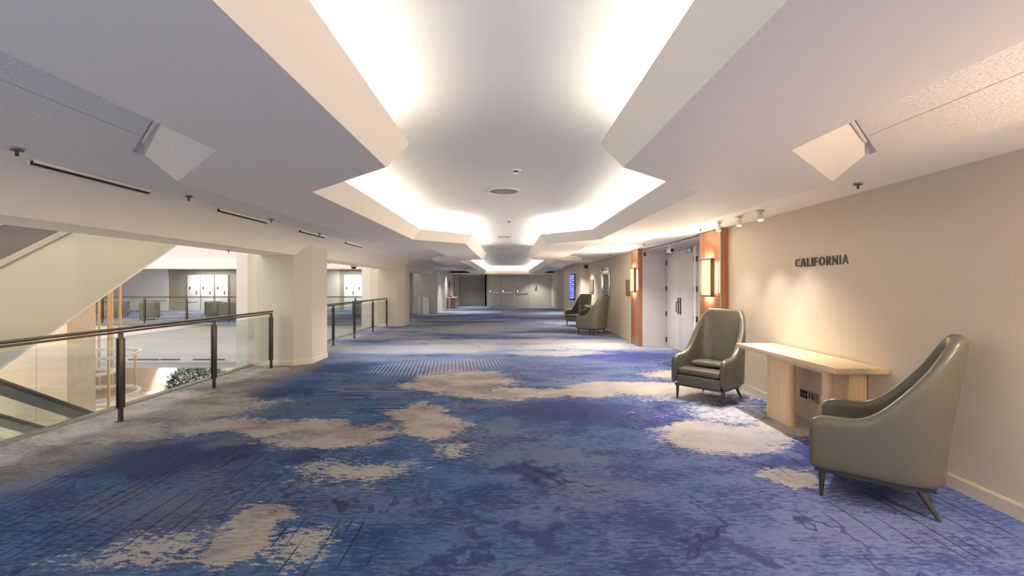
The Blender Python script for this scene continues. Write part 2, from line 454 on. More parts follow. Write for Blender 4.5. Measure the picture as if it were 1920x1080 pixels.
# outer ceiling strip around the ribbon
rect = [(-3.38, -6.9), (8, -6.9), (8, 34), (-3.38, 34)]
v, f = fill_ring(rect, offset(outer, .05), ZT + .012)
MB().add(v, f).build('outer_ceiling', M['ceiling'], ceil, smooth=0)
# bright sloping facets where the ribbon widens
for y0 in (0.0, 11.7):
    for sg in (1, -1):
        X = lambda x: sg * x + CX
        q1, q2 = (X(1.63), 2.60 + y0, ZS), (X(2.42), 3.39 + y0, ZS)
        r_, rp, t_ = (X(2.44), 3.11 + y0, ZT), (X(2.213), 2.82 + y0, ZT), (X(1.62), 2.23 + y0, ZT)
        fb = MB(); fb.quad(q1, q2, r_, rp, t_); fb.quad(q2, (X(2.44), 3.39 + y0, ZT), r_)
        fb.build('facet', M['soffit'], ceil, smooth=0)
        tb = MB()
        for d0, d1, z0 in ((.008, .030, ZT - .007),):
            tb.prism([(X(1.66), 2.27 - d0 + y0), (X(2.22 - d0 * .2), 2.83 - d0 + y0), (X(2.22 - d1 * .2), 2.83 - d1 + y0), (X(1.66), 2.27 - d1 + y0)], z0, ZT + .01)
        tb.build('joint_trim', M['soffit'], ceil, smooth=0)
# acoustic boards beside the ribbon
bx = [1.50, 1.825, 2.13, 2.44, 2.745]
for sg in (1, -1):
    for i in range(4):
        a, b = bx[i] + .003, bx[i + 1] - .003
        yb = -6.5
        ends = [-4.0, -1.6, .8]
        segs = [-6.5] + ends + [None]
        for k in range(len(segs) - 1):
            ya = segs[k] + .002
            if segs[k + 1] is None:
                o1, o2 = a + .565, b + .565
                if i == 3: o1 = o2 = 3.06
                poly = [(sg * a + CX, ya), (sg * b + CX, ya), (sg * b + CX, o2), (sg * a + CX, o1)]
            else:
                ye = segs[k + 1] - .002
                poly = [(sg * a + CX, ya), (sg * b + CX, ya), (sg * b + CX, ye), (sg * a + CX, ye)]
            MB().prism(poly, ZT - .006 - .0015 * ((i + k) % 2), ZT + .011).build('tile', M['tile'], ceil, smooth=0)

# left beam with a hollow-curved face over the balustrade
prof = [(-3.34, ZT + .01), (-3.55, 2.40), (-3.72, 2.362), (-3.86, 2.30), (-3.97, 2.21), (-4.04, 2.107), (-4.70, 2.107), (-4.70, 5.2), (-4.5, 5.2), (-4.5, 2.9), (-3.30, 2.9), (-3.30, ZT + .01)]
struct(MB().prism(prof, -6.5, 26.5, 'y').build('beam', M['soffit'], smooth=25))
# far-left dropped fascia
struct(MB().box(-4.5, -1.75, 23.2, 23.4, 2.23, 2.30).build('trim_2', M['white'], smooth=0))

# ------------------------------------------------------------------ right wall
wl = MB()
wl.prism([(wx(-6), -6), (wx(7.22), 7.22), (4.6, 7.22), (4.6, -6)], 0, 2.9)
wl.prism([(3.44, 7.22), (4.6, 7.22), (4.6, 7.95), (3.44, 7.95)], 0, 2.9)
wl.prism([(3.33, 11.46), (5, 11.46), (5, 19.1), (3.37, 19.1), (3.35, 12.0)], 0, 2.9)
wl.box(4.02, 4.6, 7.95, 11.46, 0, 2.9)
wl.box(3.1, 8, 28.7, 34, 0, 2.9)
wl.box(7.8, 8, 21, 29, 0, 2.9)
WR = struct(wl.build('wall_right', M['wall'], smooth=0))
struct(MB().prism([(3.04, 19.1), (5, 19.1), (5, 21.6), (2.64, 21.6), (2.64, 21.35)], 0, 2.9).build('wall_pier', M['wall'], smooth=0))
# grey lining of the door recess
MB().box(3.36, 4.02, 11.43, 11.47, 0, 2.42).build('recess_panel', M['greywall'], WR, smooth=0)
MB().box(3.45, 4.0, 7.95, 11.43, 2.385, 2.42).build('recess_head', M['greywall'], WR, smooth=0)
bb = MB()
bb.prism([(wx(-6) - .014, -6), (wx(7.2) - .014, 7.2), (wx(7.2), 7.2), (wx(-6), -6)], 0, .095)
bb.prism([(wx(-6) - .008, -6), (wx(7.2) - .008, 7.2), (wx(7.2), 7.2), (wx(-6), -6)], .095, .105)
bb.prism([(3.336, 12.05), (3.356, 19.09), (3.37, 19.09), (3.35, 12.05)], 0, .10)
bb.prism([(3.02, 19.086), (3.36, 19.086), (3.36, 19.1), (3.03, 19.1)], 0, .10)
struct(bb.build('baseboard_right', M['base'], smooth=0))
# cherry pilasters with a pale metal edge
PIL = ((3.335, 7.21, 7.95, 3.47, 'orange cherry-veneer pilaster nearest the wall lettering', 'glowing rectangular wall sconce on the orange pilaster nearest the wall lettering'),
       (3.245, 11.45, 12.06, 3.36, 'orange cherry-veneer pilaster beyond the grey door recess', 'glowing rectangular wall sconce on the farther orange pilaster past the door recess'),
       (3.24, .55, 1.25, 3.34, 'orange cherry-veneer pilaster beside the nearest armchair, out of view', 'glowing rectangular wall sconce beside the nearest armchair, out of view'))
for k, (x, y0, y1, xb, plab, slab_) in enumerate(PIL):
    t = MB().box(x, xb, y0, y1, 0, ZT).build('trim_%d' % (10 + k), M['cherry'], bevel=.003)
    struct(t, plab)
    MB().box(x - .004, x + .016, y0 - .006, y0 + .014, 0, ZT).build('edge_strip', M['steel'], t, smooth=0)
    MB().box(x - .004, x + .012, y1 - .012, y1 + .004, 0, ZT).build('edge_strip', M['steel'], t, smooth=0)
    sc = thing('wall_sconce', (x, (y0 + y1) / 2 + .01, 1.66), 0, slab_, 'wall lamp', 'sconces on the pilasters')
    MB().box(-.055, -.012, -.185, .185, -.30, .30).build('diffuser', M['sconce'], sc, bevel=.004)
    MB().box(-.012, 0, -.12, .12, -.2, .2).build('back_plate', M['bronze'], sc, smooth=0)
    fr = MB()
    for z in (-.30, .30): fr.box(-.062, -.052, -.192, .192, z - .008, z + .008)
    for y in (-.188, .188): fr.box(-.062, -.008, y - .006, y + .006, -.308, .308)
    fr.build('frame', M['bronze'], sc, smooth=0)
    yc = (y0 + y1) / 2 + .01
    lamp_area('sconce_lamp', (x - .07, yc, 1.66), (0, PI / 2, 0), .55, .33, SCONCE_POWER * (.4 if k == 2 else 1), (1, .82, .60))
    for z, rx in ((1.98, PI), (1.34, 0)):
        lamp_area('sconce_glow', (x - .035, yc, z), (rx, 0, 0), .04, .3, 9.0 if k == 2 else 1.6, (1, .76, .50))
    for yy, rx in ((yc + .2, PI / 2), (yc - .2, -PI / 2)):
        lamp_area('sconce_glow', (x - .035, yy, 1.66), (rx, 0, 0), .04, .5, 9.0 if k == 2 else 2.2, (1, .70, .42))

# doors of the recess
def door(idx, y0, y1, hinge_y, pull_y, lab):
    d = struct(MB().box(3.955, 4.005, y0 + .004, y1 - .004, .012, 2.345).build('door_%d' % idx, M['door'], bevel=.003), lab)
    for z in (.18, .82, 1.45, 2.08):
        hg = MB(); hg.box(3.938, 3.957, hinge_y - .028, hinge_y + .028, z - .055, z + .055)
        hg.tube([(3.937, hinge_y, z - .06), (3.937, hinge_y, z + .06)], .012, 8)
        hg.build('hinge', M['bronze'], d)
    if pull_y:
        pl = MB(); pl.box(3.948, 3.956, pull_y - .035, pull_y + .035, .86, 1.24)
        pl.tube([(3.952, pull_y, .90), (3.905, pull_y, .92), (3.905, pull_y, 1.14), (3.952, pull_y, 1.16)], .011, 8)
        pl.lathe([(.0, -.01), (.02, -.01), (.02, .01), (0, .01)], 10, (3.945, pull_y, 1.21), 'x')
        pl.build('pull_handle', M['bronze'], d)
        MB().box(3.90, 3.956, hinge_y + (.1 if pull_y > hinge_y else -.38), hinge_y + (.38 if pull_y > hinge_y else -.1), 2.25, 2.32).build('door_closer', M['steel'], d, bevel=.006)
    return d
door(1, 10.56, 11.42, 11.41, 10.63, 'grey flush door leaf in the recess, the leaf beside the side panel')
door(2, 9.70, 10.56, 9.71, 10.49, 'grey flush door leaf in the recess with closer, nearer the near pilaster')
door(3, 8.72, 9.58, 9.57, 8.80, 'grey flush door leaf mostly hidden behind the near pilaster')
struct(MB().box(3.93, 4.02, 9.585, 9.695, 0, 2.36).build('trim_5', M['white'], smooth=0))
struct(MB().box(3.95, 4.02, 7.95, 11.43, 2.35, 2.386).build('trim_6', M['greywall'], smooth=0))
t = thing('notice_plate', (3.41, 11.428, 2.30), 0, 'small brown plate high on the grey panel beside the farther pilaster', 'sign')
MB().box(-.03, .03, -.012, .0, -.055, .055).build('plate', M['brown'], t, bevel=.003)
MB().box(-.02, .02, -.014, -.011, -.04, .04).build('inset', M['bronze'], t, smooth=0)
# security camera under the recess head
t = thing('security_camera', (3.50, 9.9, 2.385), 0, 'white security camera hanging over the grey recessed doors', 'camera')
MB().lathe([(0, 0), (.05, 0), (.05, -.02), (.022, -.03), (.018, -.07), (0, -.07)], 14).build('mount', M['white'], t)
MB().box(-.045, .045, -.14, .09, -.16, -.065).build('housing', M['white'], t, bevel=.012)
MB().lathe([(0, -.012), (.034, -.012), (.038, .01), (0, .01)], 14, (0, -.145, -.112), 'y').build('lens', M['dark'], t)

# lettering
def glyph(ch):
    """strokes of a plain capital, cap height 1: list of centre lines, and its width"""
    def arc(cx, cy, rx, ry, a0, a1, n=14):
        return [(cx + rx * math.cos(math.radians(a0 + (a1 - a0) * k / n)), cy + ry * math.sin(math.radians(a0 + (a1 - a0) * k / n))) for k in range(n + 1)]
    h = .075
    if ch == 'C': return [arc(.36, .5, .285, .435, 48, 312, 18)], .56
    if ch == 'O': return [arc(.35, .5, .275, .435, 0, 360, 26)], .70
    if ch == 'A': return [[(.06, 0), (.31, 1)], [(.56, 0), (.31, 1)], [(.15, .3), (.47, .3)]], .62
    if ch == 'L': return [[(h, 0), (h, 1)], [(h, h), (.42, h)]], .42
    if ch == 'I': return [[(h, 0), (h, 1)]], .15
    if ch == 'F': return [[(h, 0), (h, 1)], [(h, 1 - h), (.44, 1 - h)], [(h, .5), (.40, .5)]], .44
    if ch == 'R': return [[(h, 0), (h, 1)], [(h, 1 - h), (.25, 1 - h)] + arc(.25, .70, .17, .225, 90, -90, 9)[1:] + [(h, .475)], [(.24, .475), (.47, 0)]], .50
    if ch == 'N': return [[(h, 0), (h, 1)], [(.53, 0), (.53, 1)], [(h, .94), (.53, .06)]], .605
def letters(text, y_far, y_near, z, cap):
    root = thing('wall_sign', (wx((y_far + y_near) / 2) - .001, (y_far + y_near) / 2, z), 0, 'dark raised capital lettering CALIFORNIA on the cream right wall', 'sign')
    gap = .15; length = y_far - y_near
    sx = length / (sum(glyph(c)[1] for c in text) + gap * (len(text) - 1)); x0 = 0
    for ch in text:
        strokes, w = glyph(ch); mb = MB()
        for k, line in enumerate(strokes):
            t = .062; L, Rr = [], []; n = len(line); closed = n > 20
            for i in range(n):
                p = Vector(line[i]); q0 = Vector(line[i - 1] if i else (line[-2] if closed else line[0])); q1 = Vector(line[i + 1] if i < n - 1 else (line[1] if closed else line[-1]))
                d1 = (p - q0); d2 = (q1 - p)
                d = ((d1.normalized() if d1.length else d2.normalized()) + (d2.normalized() if d2.length else d1.normalized())).normalized()
                nn = Vector((-d.y, d.x)); L.append(p + nn * t); Rr.append(p - nn * t)
            f0, f1 = -.012 - .0003 * k, -.002       # reads left to right from the corridor: far end first
            P = lambda q, f: (f, length / 2 - (q.x + x0) * sx, q.y * cap)
            for i in range(n - 1):
                c4 = (L[i], L[i + 1], Rr[i + 1], Rr[i])
                mb.quad(*[P(q, f0) for q in c4])
                mb.quad(P(L[i], f0), P(L[i + 1], f0), P(L[i + 1], f1), P(L[i], f1))
                mb.quad(P(Rr[i], f0), P(Rr[i + 1], f0), P(Rr[i + 1], f1), P(Rr[i], f1))
            if not closed:
                for i in (0, n - 1): mb.quad(P(L[i], f0), P(Rr[i], f0), P(Rr[i], f1), P(L[i], f1))
        mb.build('letter', M['letter'], root, smooth=0)
        x0 += w + gap
M['letter'] = paint('letter_bronze', (.10, .075, .055), .45, .05, 20, metal=.3)
letters('CALIFORNIA', 5.44, 4.585, 1.752, .098)

# socket plate under the console table
t = thing('socket_plate', (wx(5.2) - .0, 5.2, .285), 0, 'grey steel socket plate low on the wall under the pale table', 'socket')
MB().box(-.012, .0, -.17, .17, -.055, .055).build('plate', M['steel'], t, bevel=.003)
for i in range(3):
    for j in range(2):
        MB().box(-.015, -.010, .145 - i * .045 - .032, .145 - i * .045, -.042 + j * .046, -.004 + j * .046).build('socket', M['dark'], t, smooth=0)
for i in range(2):
    MB().box(-.015, -.010, -.01 - i * .05 - .016, -.01 - i * .05, -.03, .03).build('switch', M['dark'], t, smooth=0)

# ------------------------------------------------------------------ far end and left walls
ew = MB()
ew.box(-1.62, 3.2, 32.6, 33.0, 0, 2.9)
ew.box(-4.2, -1.5, 33.5, 33.8, 0, 2.9)
ew.box(-1.62, -1.5, 32.6, 33.8, 0, 2.9)
EW = struct(ew.build('wall_end', M['taupe'], smooth=0))
MB().box(-3.55, -1.72, 33.46, 33.5, .02, 2.16).build('door_panel', M['olive'], EW, bevel=.005)
struct(MB().box(-3.9, 8, 30.9, 34, 2.24, 2.31).build('trim_8', M['soffit'], smooth=0))
for k, (a, b) in enumerate(((-1.42, -.50), (-.48, .43), (.54, 1.50))):
    d = struct(MB().box(a, b, 32.55, 32.6, .01, 2.08).build('door_%d' % (4 + k), M['taupe'], bevel=.004),
               ['taupe end door with push bar, leaf beside the wide flush panel', 'taupe end door with push bar, the middle leaf of three', 'taupe end door with push bar, separate leaf beyond the post'][k])
    pb = MB(); pb.box(a + .1, b - .1, 32.47, 32.50, .92, .98); pb.box(a + .06, a + .16, 32.47, 32.55, .89, 1.02); pb.box(b - .14, b - .06, 32.47, 32.55, .89, 1.0)
    pb.build('push_bar', M['steel'], d, smooth=0)
    MB().box(a + .12, a + .2, 32.46, 32.56, 1.02, 1.12).build('latch_case', M['chrome'], d, smooth=0)
struct(MB().box(.44, .53, 32.52, 32.62, 0, 2.1).build('trim_9', M['base'], smooth=0))
gaps = MB()
for a in (-1.44, -.492, .432, .535, 1.505): gaps.box(a - .012, a + .012, 32.545, 32.6, 0, 2.1)
gaps.box(-1.44, 1.51, 32.545, 32.6, 2.085, 2.11)
struct(gaps.build('trim_7', M['olive'], smooth=0))
t = thing('wall_phone', (2.02, 32.6, 1.25), 0, 'small pale device with dark handset on the end wall right of the doors', 'phone')
MB().box(-.09, .06, -.06, 0, -.12, .06).build('body', M['steel'], t, bevel=.01)
MB().box(-.02, .05, -.10, -.055, -.04, .2).build('handset', M['dark'], t, bevel=.012)

lw = MB()
lw.prism([(-5.05, 24.5), (-3.76, 24.5), (-3.82, 28.7), (-5.05, 28.7)], 0, 2.9)
lw.box(-5.05, -3.86, 28.7, 34, 0, 2.9)
WL = struct(lw.build('wall_left', M['pillar'], smooth=0))
bw = MB()
bw.prism([(-5.06, 24.486), (-3.745, 24.486), (-3.805, 28.69), (-3.82, 28.7), (-3.76, 24.5), (-5.06, 24.5)], 0, .1)
struct(bw.build('baseboard_left', M['base'], smooth=0))
# lounge shell
lo = MB()
lo.box(-26, -5.0, 27.2, 27.4, 0, 2.9)
lo.box(-26.2, -26, 18, 28, -4.5, 6)
LW = struct(lo.build('wall_lounge', M['olive'], smooth=0))
MB().box(-26, -5.0, 18.55, 27.2, 2.42, 2.55).build('lounge_ceiling', M['soffit'], LW, smooth=0)
MB().box(-26, -5.0, 18.25, 18.55, 2.17, 2.52).build('lounge_beam', M['soffit'], LW, smooth=0)
MB().box(-26, -4.7, 18.4, 18.6, 2.52, 5.6).build('upper_wall', M['cool'], LW, smooth=0)
MB().box(-26, -20.1, 27.12, 27.2, 0, 2.42).build('pale_panel', M['white'], LW, smooth=0)
MB().box(-10.9, -9.95, 27.12, 27.2, 0, 2.42).build('pale_panel', M['pillar'], LW, smooth=0)
for x in (-18.55, -17.75, -16.9, -9.3, -8.55, -7.9):
    dr = MB().box(x - .37, x + .37, 27.08, 27.18, 0, 2.1).build('lit_door', M['white'], LW, bevel=.01)
    kn = MB()
    kn.box(x - .25, x - .19, 27.06, 27.09, 1.25, 1.4); kn.box(x + .15, x + .2, 27.06, 27.09, .95, 1.15)
    kn.build('door_fitting', M['bronze'], dr, smooth=0)
struct(MB().box(-26.2, -26, -8, 18.3, -4.5, 6).build('wall_atrium_far', M['peach'], smooth=0))

# ------------------------------------------------------------------ pillars
def pillar(y, lab):
    poly = [(-4.77, y), (-4.07, y), (-3.82, y + .25), (-3.82, y + 1.0), (-4.07, y + 1.25), (-4.77, y + 1.25), (-5.17, y + .85), (-5.17, y + .4)]
    o = struct(MB().prism(poly, -4.5, 2.6).build('pillar', M['pillar'], bevel=.02, seg=2, smooth=20), lab)
    MB().box(-5.58, -5.1, y + .72, y + .95, -4.5, 2.6).build('fin', M['white'], o, smooth=0)
    b = offset(poly, -.014)
    MB().prism(b, 0, .10).build('baseboard', M['base'], o, bevel=.008, smooth=20)
    return o
pillar(8.71, 'broad cream faceted pillar where the first balustrade ends')
pillar(16.81, 'cream faceted pillar at the far end of the second balustrade')

# ------------------------------------------------------------------ balustrades
def balustrade(x, posts, y_start, lab, grp=None):
    y1 = posts[-1]; y0 = y_start
    r = thing('balustrade', (x, y0, 0), 0, lab, 'railing', grp)
    L = y1 - y0
    hr = MB(); hr.box(-.03, .03, 0, L + .02, 1.032, 1.062)
    hr.build('handrail', M['bronze'], r, bevel=.008)
    MB().box(-.022, .022, 0, L, 1.0, 1.02).build('under_rail', M['bronze'], r, bevel=.004)
    for i, yp in enumerate(posts):
        q = yp - y0
        p = MB(); p.box(-.016, .016, q - .022, q + .022, 0, 1.005)
        p.box(-.045, .045, q - .04, q + .04, 0, .008)
        po = p.build('post', M['bronze'], r, bevel=.003)
        cp = MB(); cp.box(-.026, -.012, q - .034, q + .034, .15, .94); cp.box(.012, .026, q - .034, q + .034, .15, .94)
        cp.build('clamp', M['bronze'], po, bevel=.003)
    ys = [y0] + list(posts)
    for a, b in zip(ys[:-1], ys[1:]):
        if b - a < .3: continue
        a, b = a - y0 + .02, b - y0 - .02
        MB().box(-.005, .005, a, b, .14, .96).build('glass_panel', M['glass'], r, smooth=0)
    return r
balustrade(-4.38, (1.89, 3.54, 5.19, 6.84, 8.49), .24, 'bronze and glass balustrade along the near atrium edge, meeting the broad pillar')
balustrade(-4.41, (10.1, 11.6, 13.2, 15.0, 16.72), 10.05, 'bronze and glass balustrade between the two cream pillars')
o = balustrade(0, (1.2, 2.9, 4.6, 6.3, 8.0, 9.7, 11.4, 13.1, 14.8), 0, 'far bronze and glass balustrade across the atrium before the lounge chairs')
o.location = (-4.95, 18.5, 0); o.rotation_euler = (0, 0, PI / 2)

# ------------------------------------------------------------------ escalators, wood core, chandelier
def slope_prism(mb, x0, x1, pts):      # pts: (y, z) outline
    mb.prism(pts, x0, x1, 'x')
es = thing('escalator', (-7.6, 6.3, 0), 0, 'rising escalator with broad beige side cladding behind the near balustrade', 'escalator')
def P(y, dz): return (y - 6.3, dz + .59 * (y - 6.3))
ya, yb = 3.0, 14.6
a = MB(); slope_prism(a, .0, .6, [(P(ya, .40)[0], P(ya, .40)[1]), P(yb, .40), P(yb, 1.75), P(ya, 1.75)]); a.build('side_cladding', M['beige'], es, smooth=0)
a = MB(); slope_prism(a, -.6, .0, [P(ya, .40), P(yb, .40), P(yb, 1.3), P(ya, 1.3)]); a.build('truss', M['beige'], es, smooth=0)
a = MB(); slope_prism(a, -.6, .58, [P(ya, .34), P(yb, .34), P(yb, .40), P(ya, .40)]); a.build('underside', M['white'], es, smooth=0)
a = MB(); slope_prism(a, .555, .615, [P(ya, 1.75), P(yb, 1.75), P(yb, 1.775), P(ya, 1.775)]); a.build('shadow_joint', M['grey_metal'], es, smooth=0)
a = MB(); slope_prism(a, .54, .62, [P(ya, 1.78), P(yb, 1.78), P(yb, 1.88), P(ya, 1.88)]); a.build('skirt_strip', M['steel'], es, smooth=0)
a = MB(); slope_prism(a, .56, .585, [P(ya, 1.88), P(yb, 1.88), P(yb, 2.32), P(ya, 2.32)]); a.build('balustrade_panel', M['dgrey'], es, smooth=0)
a = MB(); a.tube([(.572, *P(ya, 2.36)), (.572, *P(yb, 2.36))], .04, 10); a.build('handrail', M['steel'], es)

de = thing('escalator', (-6.0, 4.0, 0), 0, 'descending escalator with dark handrails and glass sides beside the near balustrade', 'escalator')
def Q(y, dz): return (y - 4.0, (3.46 - .6 * max(y, 4.15)) + dz)
for i, x in enumerate((.62, -.66)):
    pts = [(x, *Q(y, -.03)) for y in (1.4, 3.9, 4.05, 4.15, 4.3, 11.5)]
    MB().tube(pts, .05, 8, ry=.035).build('handrail', M['bronze'], de)
    g = MB(); slope_prism(g, x - .03, x + .03, [Q(1.4, -.16), Q(4.15, -.16), Q(11.5, -.16), Q(11.5, -.06), Q(4.15, -.06), Q(1.4, -.06)]); g.build('rail_track', M['grey_metal'], de, smooth=0)
    g = MB(); slope_prism(g, x - .006, x + .006, [Q(1.4, -.85), Q(4.15, -.85), Q(11.3, -.85), Q(11.3, -.16), Q(4.15, -.16), Q(1.4, -.16)]); g.build('glass_side', M['glass'], de, smooth=0)
stp = MB()
for i in range(17):
    y = 4.2 + i * .4; z = Q(y, -1.0)[1]
    stp.box(-.5, .5, y - 4.0, y + .4 - 4.0, z - .24, z)
st = stp.build('steps', M['grey_metal'], de, smooth=0); st['kind'] = 'stuff'
g = MB(); slope_prism(g, -.66, .62, [Q(1.4, -1.5), Q(4.15, -1.5), Q(11.3, -1.5), Q(11.3, -1.26), Q(4.15, -1.26), Q(1.4, -1.26)]); g.build('truss', M['beige'], de, smooth=0)

core = struct(MB().box(-12.0, -8.92, 9.29, 9.93, -4.5, 5.5).build('wall_core', M['peach'], smooth=0))
for i in range(5):
    x1 = -8.90 - i * .615
    for z0, z1 in ((-4.5, -3.0), (-3.0, -1.2), (-1.2, .6), (.6, 2.4), (2.4, 4.2)):
        MB().box(x1 - .611, x1, 9.26 - .004 * (i % 2), 9.292, z0 + .002, z1 - .002).build('panel', M['peach'], core, smooth=0)

ch = thing('ring_chandelier', (-10.45, 11.35, -4.5), 0, 'hanging sculpture of pale rings on slim brass rods in the atrium', 'chandelier')
for (r, z, ox, oy) in ((1.10, 4.30, 0, 0), (.56, 3.83, -.05, .1), (1.08, 3.30, 0, 0), (.62, 2.9, .1, -.1)):
    pr = [(r - .06, z - .035), (r, z - .035), (r, z + .035), (r - .06, z + .035), (r - .06, z - .035)]
    MB().lathe(pr, 44, (ox, oy, 0)).build('ring', M['white'], ch)
for (an, z0, z1) in ((118, 3.2, 9), (-25, 2.4, 9), (103, 3.2, 9), (-12, 3.2, 9), (65, 3.2, 4.33), (150, 3.2, 9), (-60, 2.4, 9), (-100, 3.2, 9), (200, 3.2, 9)):
    x, y = 1.07 * math.cos(math.radians(an)), 1.07 * math.sin(math.radians(an))
    MB().tube([(x, y, z0), (x, y, z1)], .03, 8).build('rod', M['brass'], ch)

# tree in the lower hall
tr = thing('indoor_tree', (-13.7, 20.3, -4.5), 0, 'dark green bushy tree top in the hall below the atrium', 'tree')
MB().tube([(0, 0, 0), (.03, .02, .8), (0, .05, 1.5)], [.1, .08, .05], 8).build('trunk', M['bark'], tr)
lf = MB(); rnd = random.Random(3)
for i in range(3200):
    a = rnd.uniform(0, 2 * PI); u = rnd.uniform(-1, 1); rr = rnd.uniform(.55, 1) ** .5
    sx = 1.15 * rr * math.sqrt(1 - u * u)
    p = Vector((sx * math.cos(a), sx * math.sin(a), 1.75 + .72 * rr * u))
    d = Vector((rnd.uniform(-1, 1), rnd.uniform(-1, 1), rnd.uniform(-.5, .8))).normalized(); e = d.cross(Vector((0, 0, 1))).normalized()
    L, w = rnd.uniform(.12, .22), .04
    lf.add([p, p + d * L * .5 + e * w, p + d * L, p + d * L * .5 - e * w], [(0, 1, 2, 3)])
lo_ = lf.build('foliage', M['leaf'], tr, fix=False, smooth=0); lo_['kind'] = 'stuff'

# ------------------------------------------------------------------ wing armchair
def plan():
    pts = []
    for y in (.355, .31, .24, .16, .08, 0, -.07, -.14): pts.append((.37, y, 1, 0))
    for k in range(1, 7):
        a = PI / 2 * k / 6; pts.append((.15 + .22 * math.cos(a), -.155 - .22 * math.sin(a), math.cos(a), -math.sin(a)))
    pts.append((.075, -.377, 0, -1)); pts.append((0, -.378, 0, -1))
    full = pts + [(-x, y, -nx, ny) for x, y, nx, ny in pts[-2::-1]]
    return full
def chair_top(x, y, nx, ny):
    if abs(nx) > .999: s = max(0, .12 - y)
    else: s = .26 + .22 * math.atan2(-ny, abs(nx))
    t = min(1, s / .50); e = t * t * (3 - 2 * t)
    h = .60 + .585 * (e ** 1.15)
    if abs(nx) < .999: h += .015 * min(1, -ny)
    return h
def chair_shell():
    mb = MB(); secs = []
    for (x, y, nx, ny) in plan():
        h = chair_top(x, y, nx, ny)
        if y > .34: h -= .035
        elif y > .30: h -= .006
        r = .040
        sec = [(-.035, .20), (-.006, .215), (0, .25)]
        for k in range(1, 6): sec.append((0, .25 + (h - r - .25) * k / 5))
        for k in range(1, 5): a = PI * k / 5; sec.append((-r + r * math.cos(a), h - r + r * math.sin(a)))
        for k in range(0, 5): sec.append((-2 * r, h - r - (h - r - .30) * k / 4))
        out = []
        for off, z in sec:
            px, py = x + nx * off, y + ny * off
            k = max(0, z - .40)
            w = min(1, max(0, (.15 - y) / .3))
            py -= k * .14 * w
            px *= 1 - .07 * (k / .8) ** 1.3 * w
            py += w * .03 * math.sin(min(1, z / .45) * PI) * 0
            out.append((px, py, z))
        secs.append(out)
    n = len(secs[0])
    def front(sec, sgn):
        c = Vector(sec[0]); cx = sum(p[0] for p in sec) / n; 
        return [(cx + (p[0] - cx) * .72, p[1] + .022, p[2] - (.018 if p[2] > .5 else 0) + (.006 if p[2] < .22 else 0)) for p in sec]
    secs = [front(secs[0], 1)] + secs + [front(secs[-1], -1)]
    v = [p for s in secs for p in s]; f = []
    for i in range(len(secs) - 1):
        for k in range(n - 1):
            f.append((i * n + k, i * n + k + 1, (i + 1) * n + k + 1, (i + 1) * n + k))
        f.append((i * n + n - 1, i * n, (i + 1) * n, (i + 1) * n + n - 1))
    f.append(tuple(range(n))); f.append(tuple(range((len(secs) - 1) * n, len(secs) * n))[::-1])
    return mb.add(v, f)
def make_armchair(loc, rz, label, grp):
    t = thing('wing_armchair', loc, rz, label, 'armchair', grp)
    chair_shell().build('shell', M['leather'], t, smooth=180, subsurf=1)
    MB().box(-.295, .295, -.30, .352, .20, .335).build('seat_base', M['leather'], t, bevel=.018, seg=3)
    c = MB().box(-.288, .288, -.285, .362, .345, .425).build('seat_cushion', M['leather'], t, bevel=.032, seg=4, smooth=180)
    pp = []
    for s in (-1, 1):
        pass
    outl = [(x - nx * .045, y - ny * .045) for x, y, nx, ny in plan()]
    outl = [(outl[0][0], .345)] + outl[1:-1] + [(outl[-1][0], .345)]
    MB().prism(outl, .178, .202).build('base_frame', M['leg'], t, smooth=25)
    for s in (-1, 1):
        MB().tube([(s * .31, .30, .185), (s * .312, .305, 0)], [.024, .012], 10).build('leg', M['leg'], t)
        MB().tube([(s * .235, -.225, .185), (s * .265, -.335, 0)], [.025, .012], 10).build('leg', M['leg'], t)
    return t
G1 = 'olive grey wing armchairs beside the console tables'
chA = make_armchair((2.74, 3.41, 0), math.radians(49.2), 'olive grey leather wing armchair nearest the camera, seen from behind by the table', G1)
chB = dup(chA, (2.76, 6.25, 0), math.radians(130.4), 'olive grey leather wing armchair with loose cushion between pale table and lit pilaster', G1)
chC = dup(chA, (2.60, 14.05, 0), math.radians(47), 'far olive grey wing armchair with its back to the camera, beyond the door recess', G1)
chD = dup(chA, (2.66, 17.2, 0), math.radians(130), 'farthest olive grey wing armchair facing the camera, below the blue screen', G1)
cu = thing('seat_pillow', (2.755, 6.245, .425), math.radians(130.4), 'small olive grey leather pillow lying on the armchair beside the lit pilaster', 'cushion')
pm = MB(); N1 = 16
def pil(u, v_):
    e = (1 - abs(u) ** 3.5) * (1 - abs(v_) ** 3.5); return .046 * max(0, e) ** .5
gv = []; 
for s in (1, -1):
    for i in range(N1 + 1):
        for j in range(N1 + 1):
            u, v_ = -1 + 2 * i / N1, -1 + 2 * j / N1
            gv.append((u * .235, v_ * .13, .047 + s * pil(u, v_)))
gf = []
for s in range(2):
    o_ = s * (N1 + 1) ** 2
    for i in range(N1):
        for j in range(N1):
            a_ = o_ + i * (N1 + 1) + j; gf.append((a_, a_ + N1 + 1, a_ + N1 + 2, a_ + 1))
pm.add(gv, gf).build('pillow', M['leather'], cu, smooth=180)
pp = [(.235 * math.copysign(abs(math.cos(a)) ** .3, math.cos(a)), .13 * math.copysign(abs(math.sin(a)) ** .3, math.sin(a)), .047) for a in [2 * PI * k / 40 for k in range(40)]]
MB().tube(pp, .005, 6, closed=True).build('piping', M['leather'], cu)

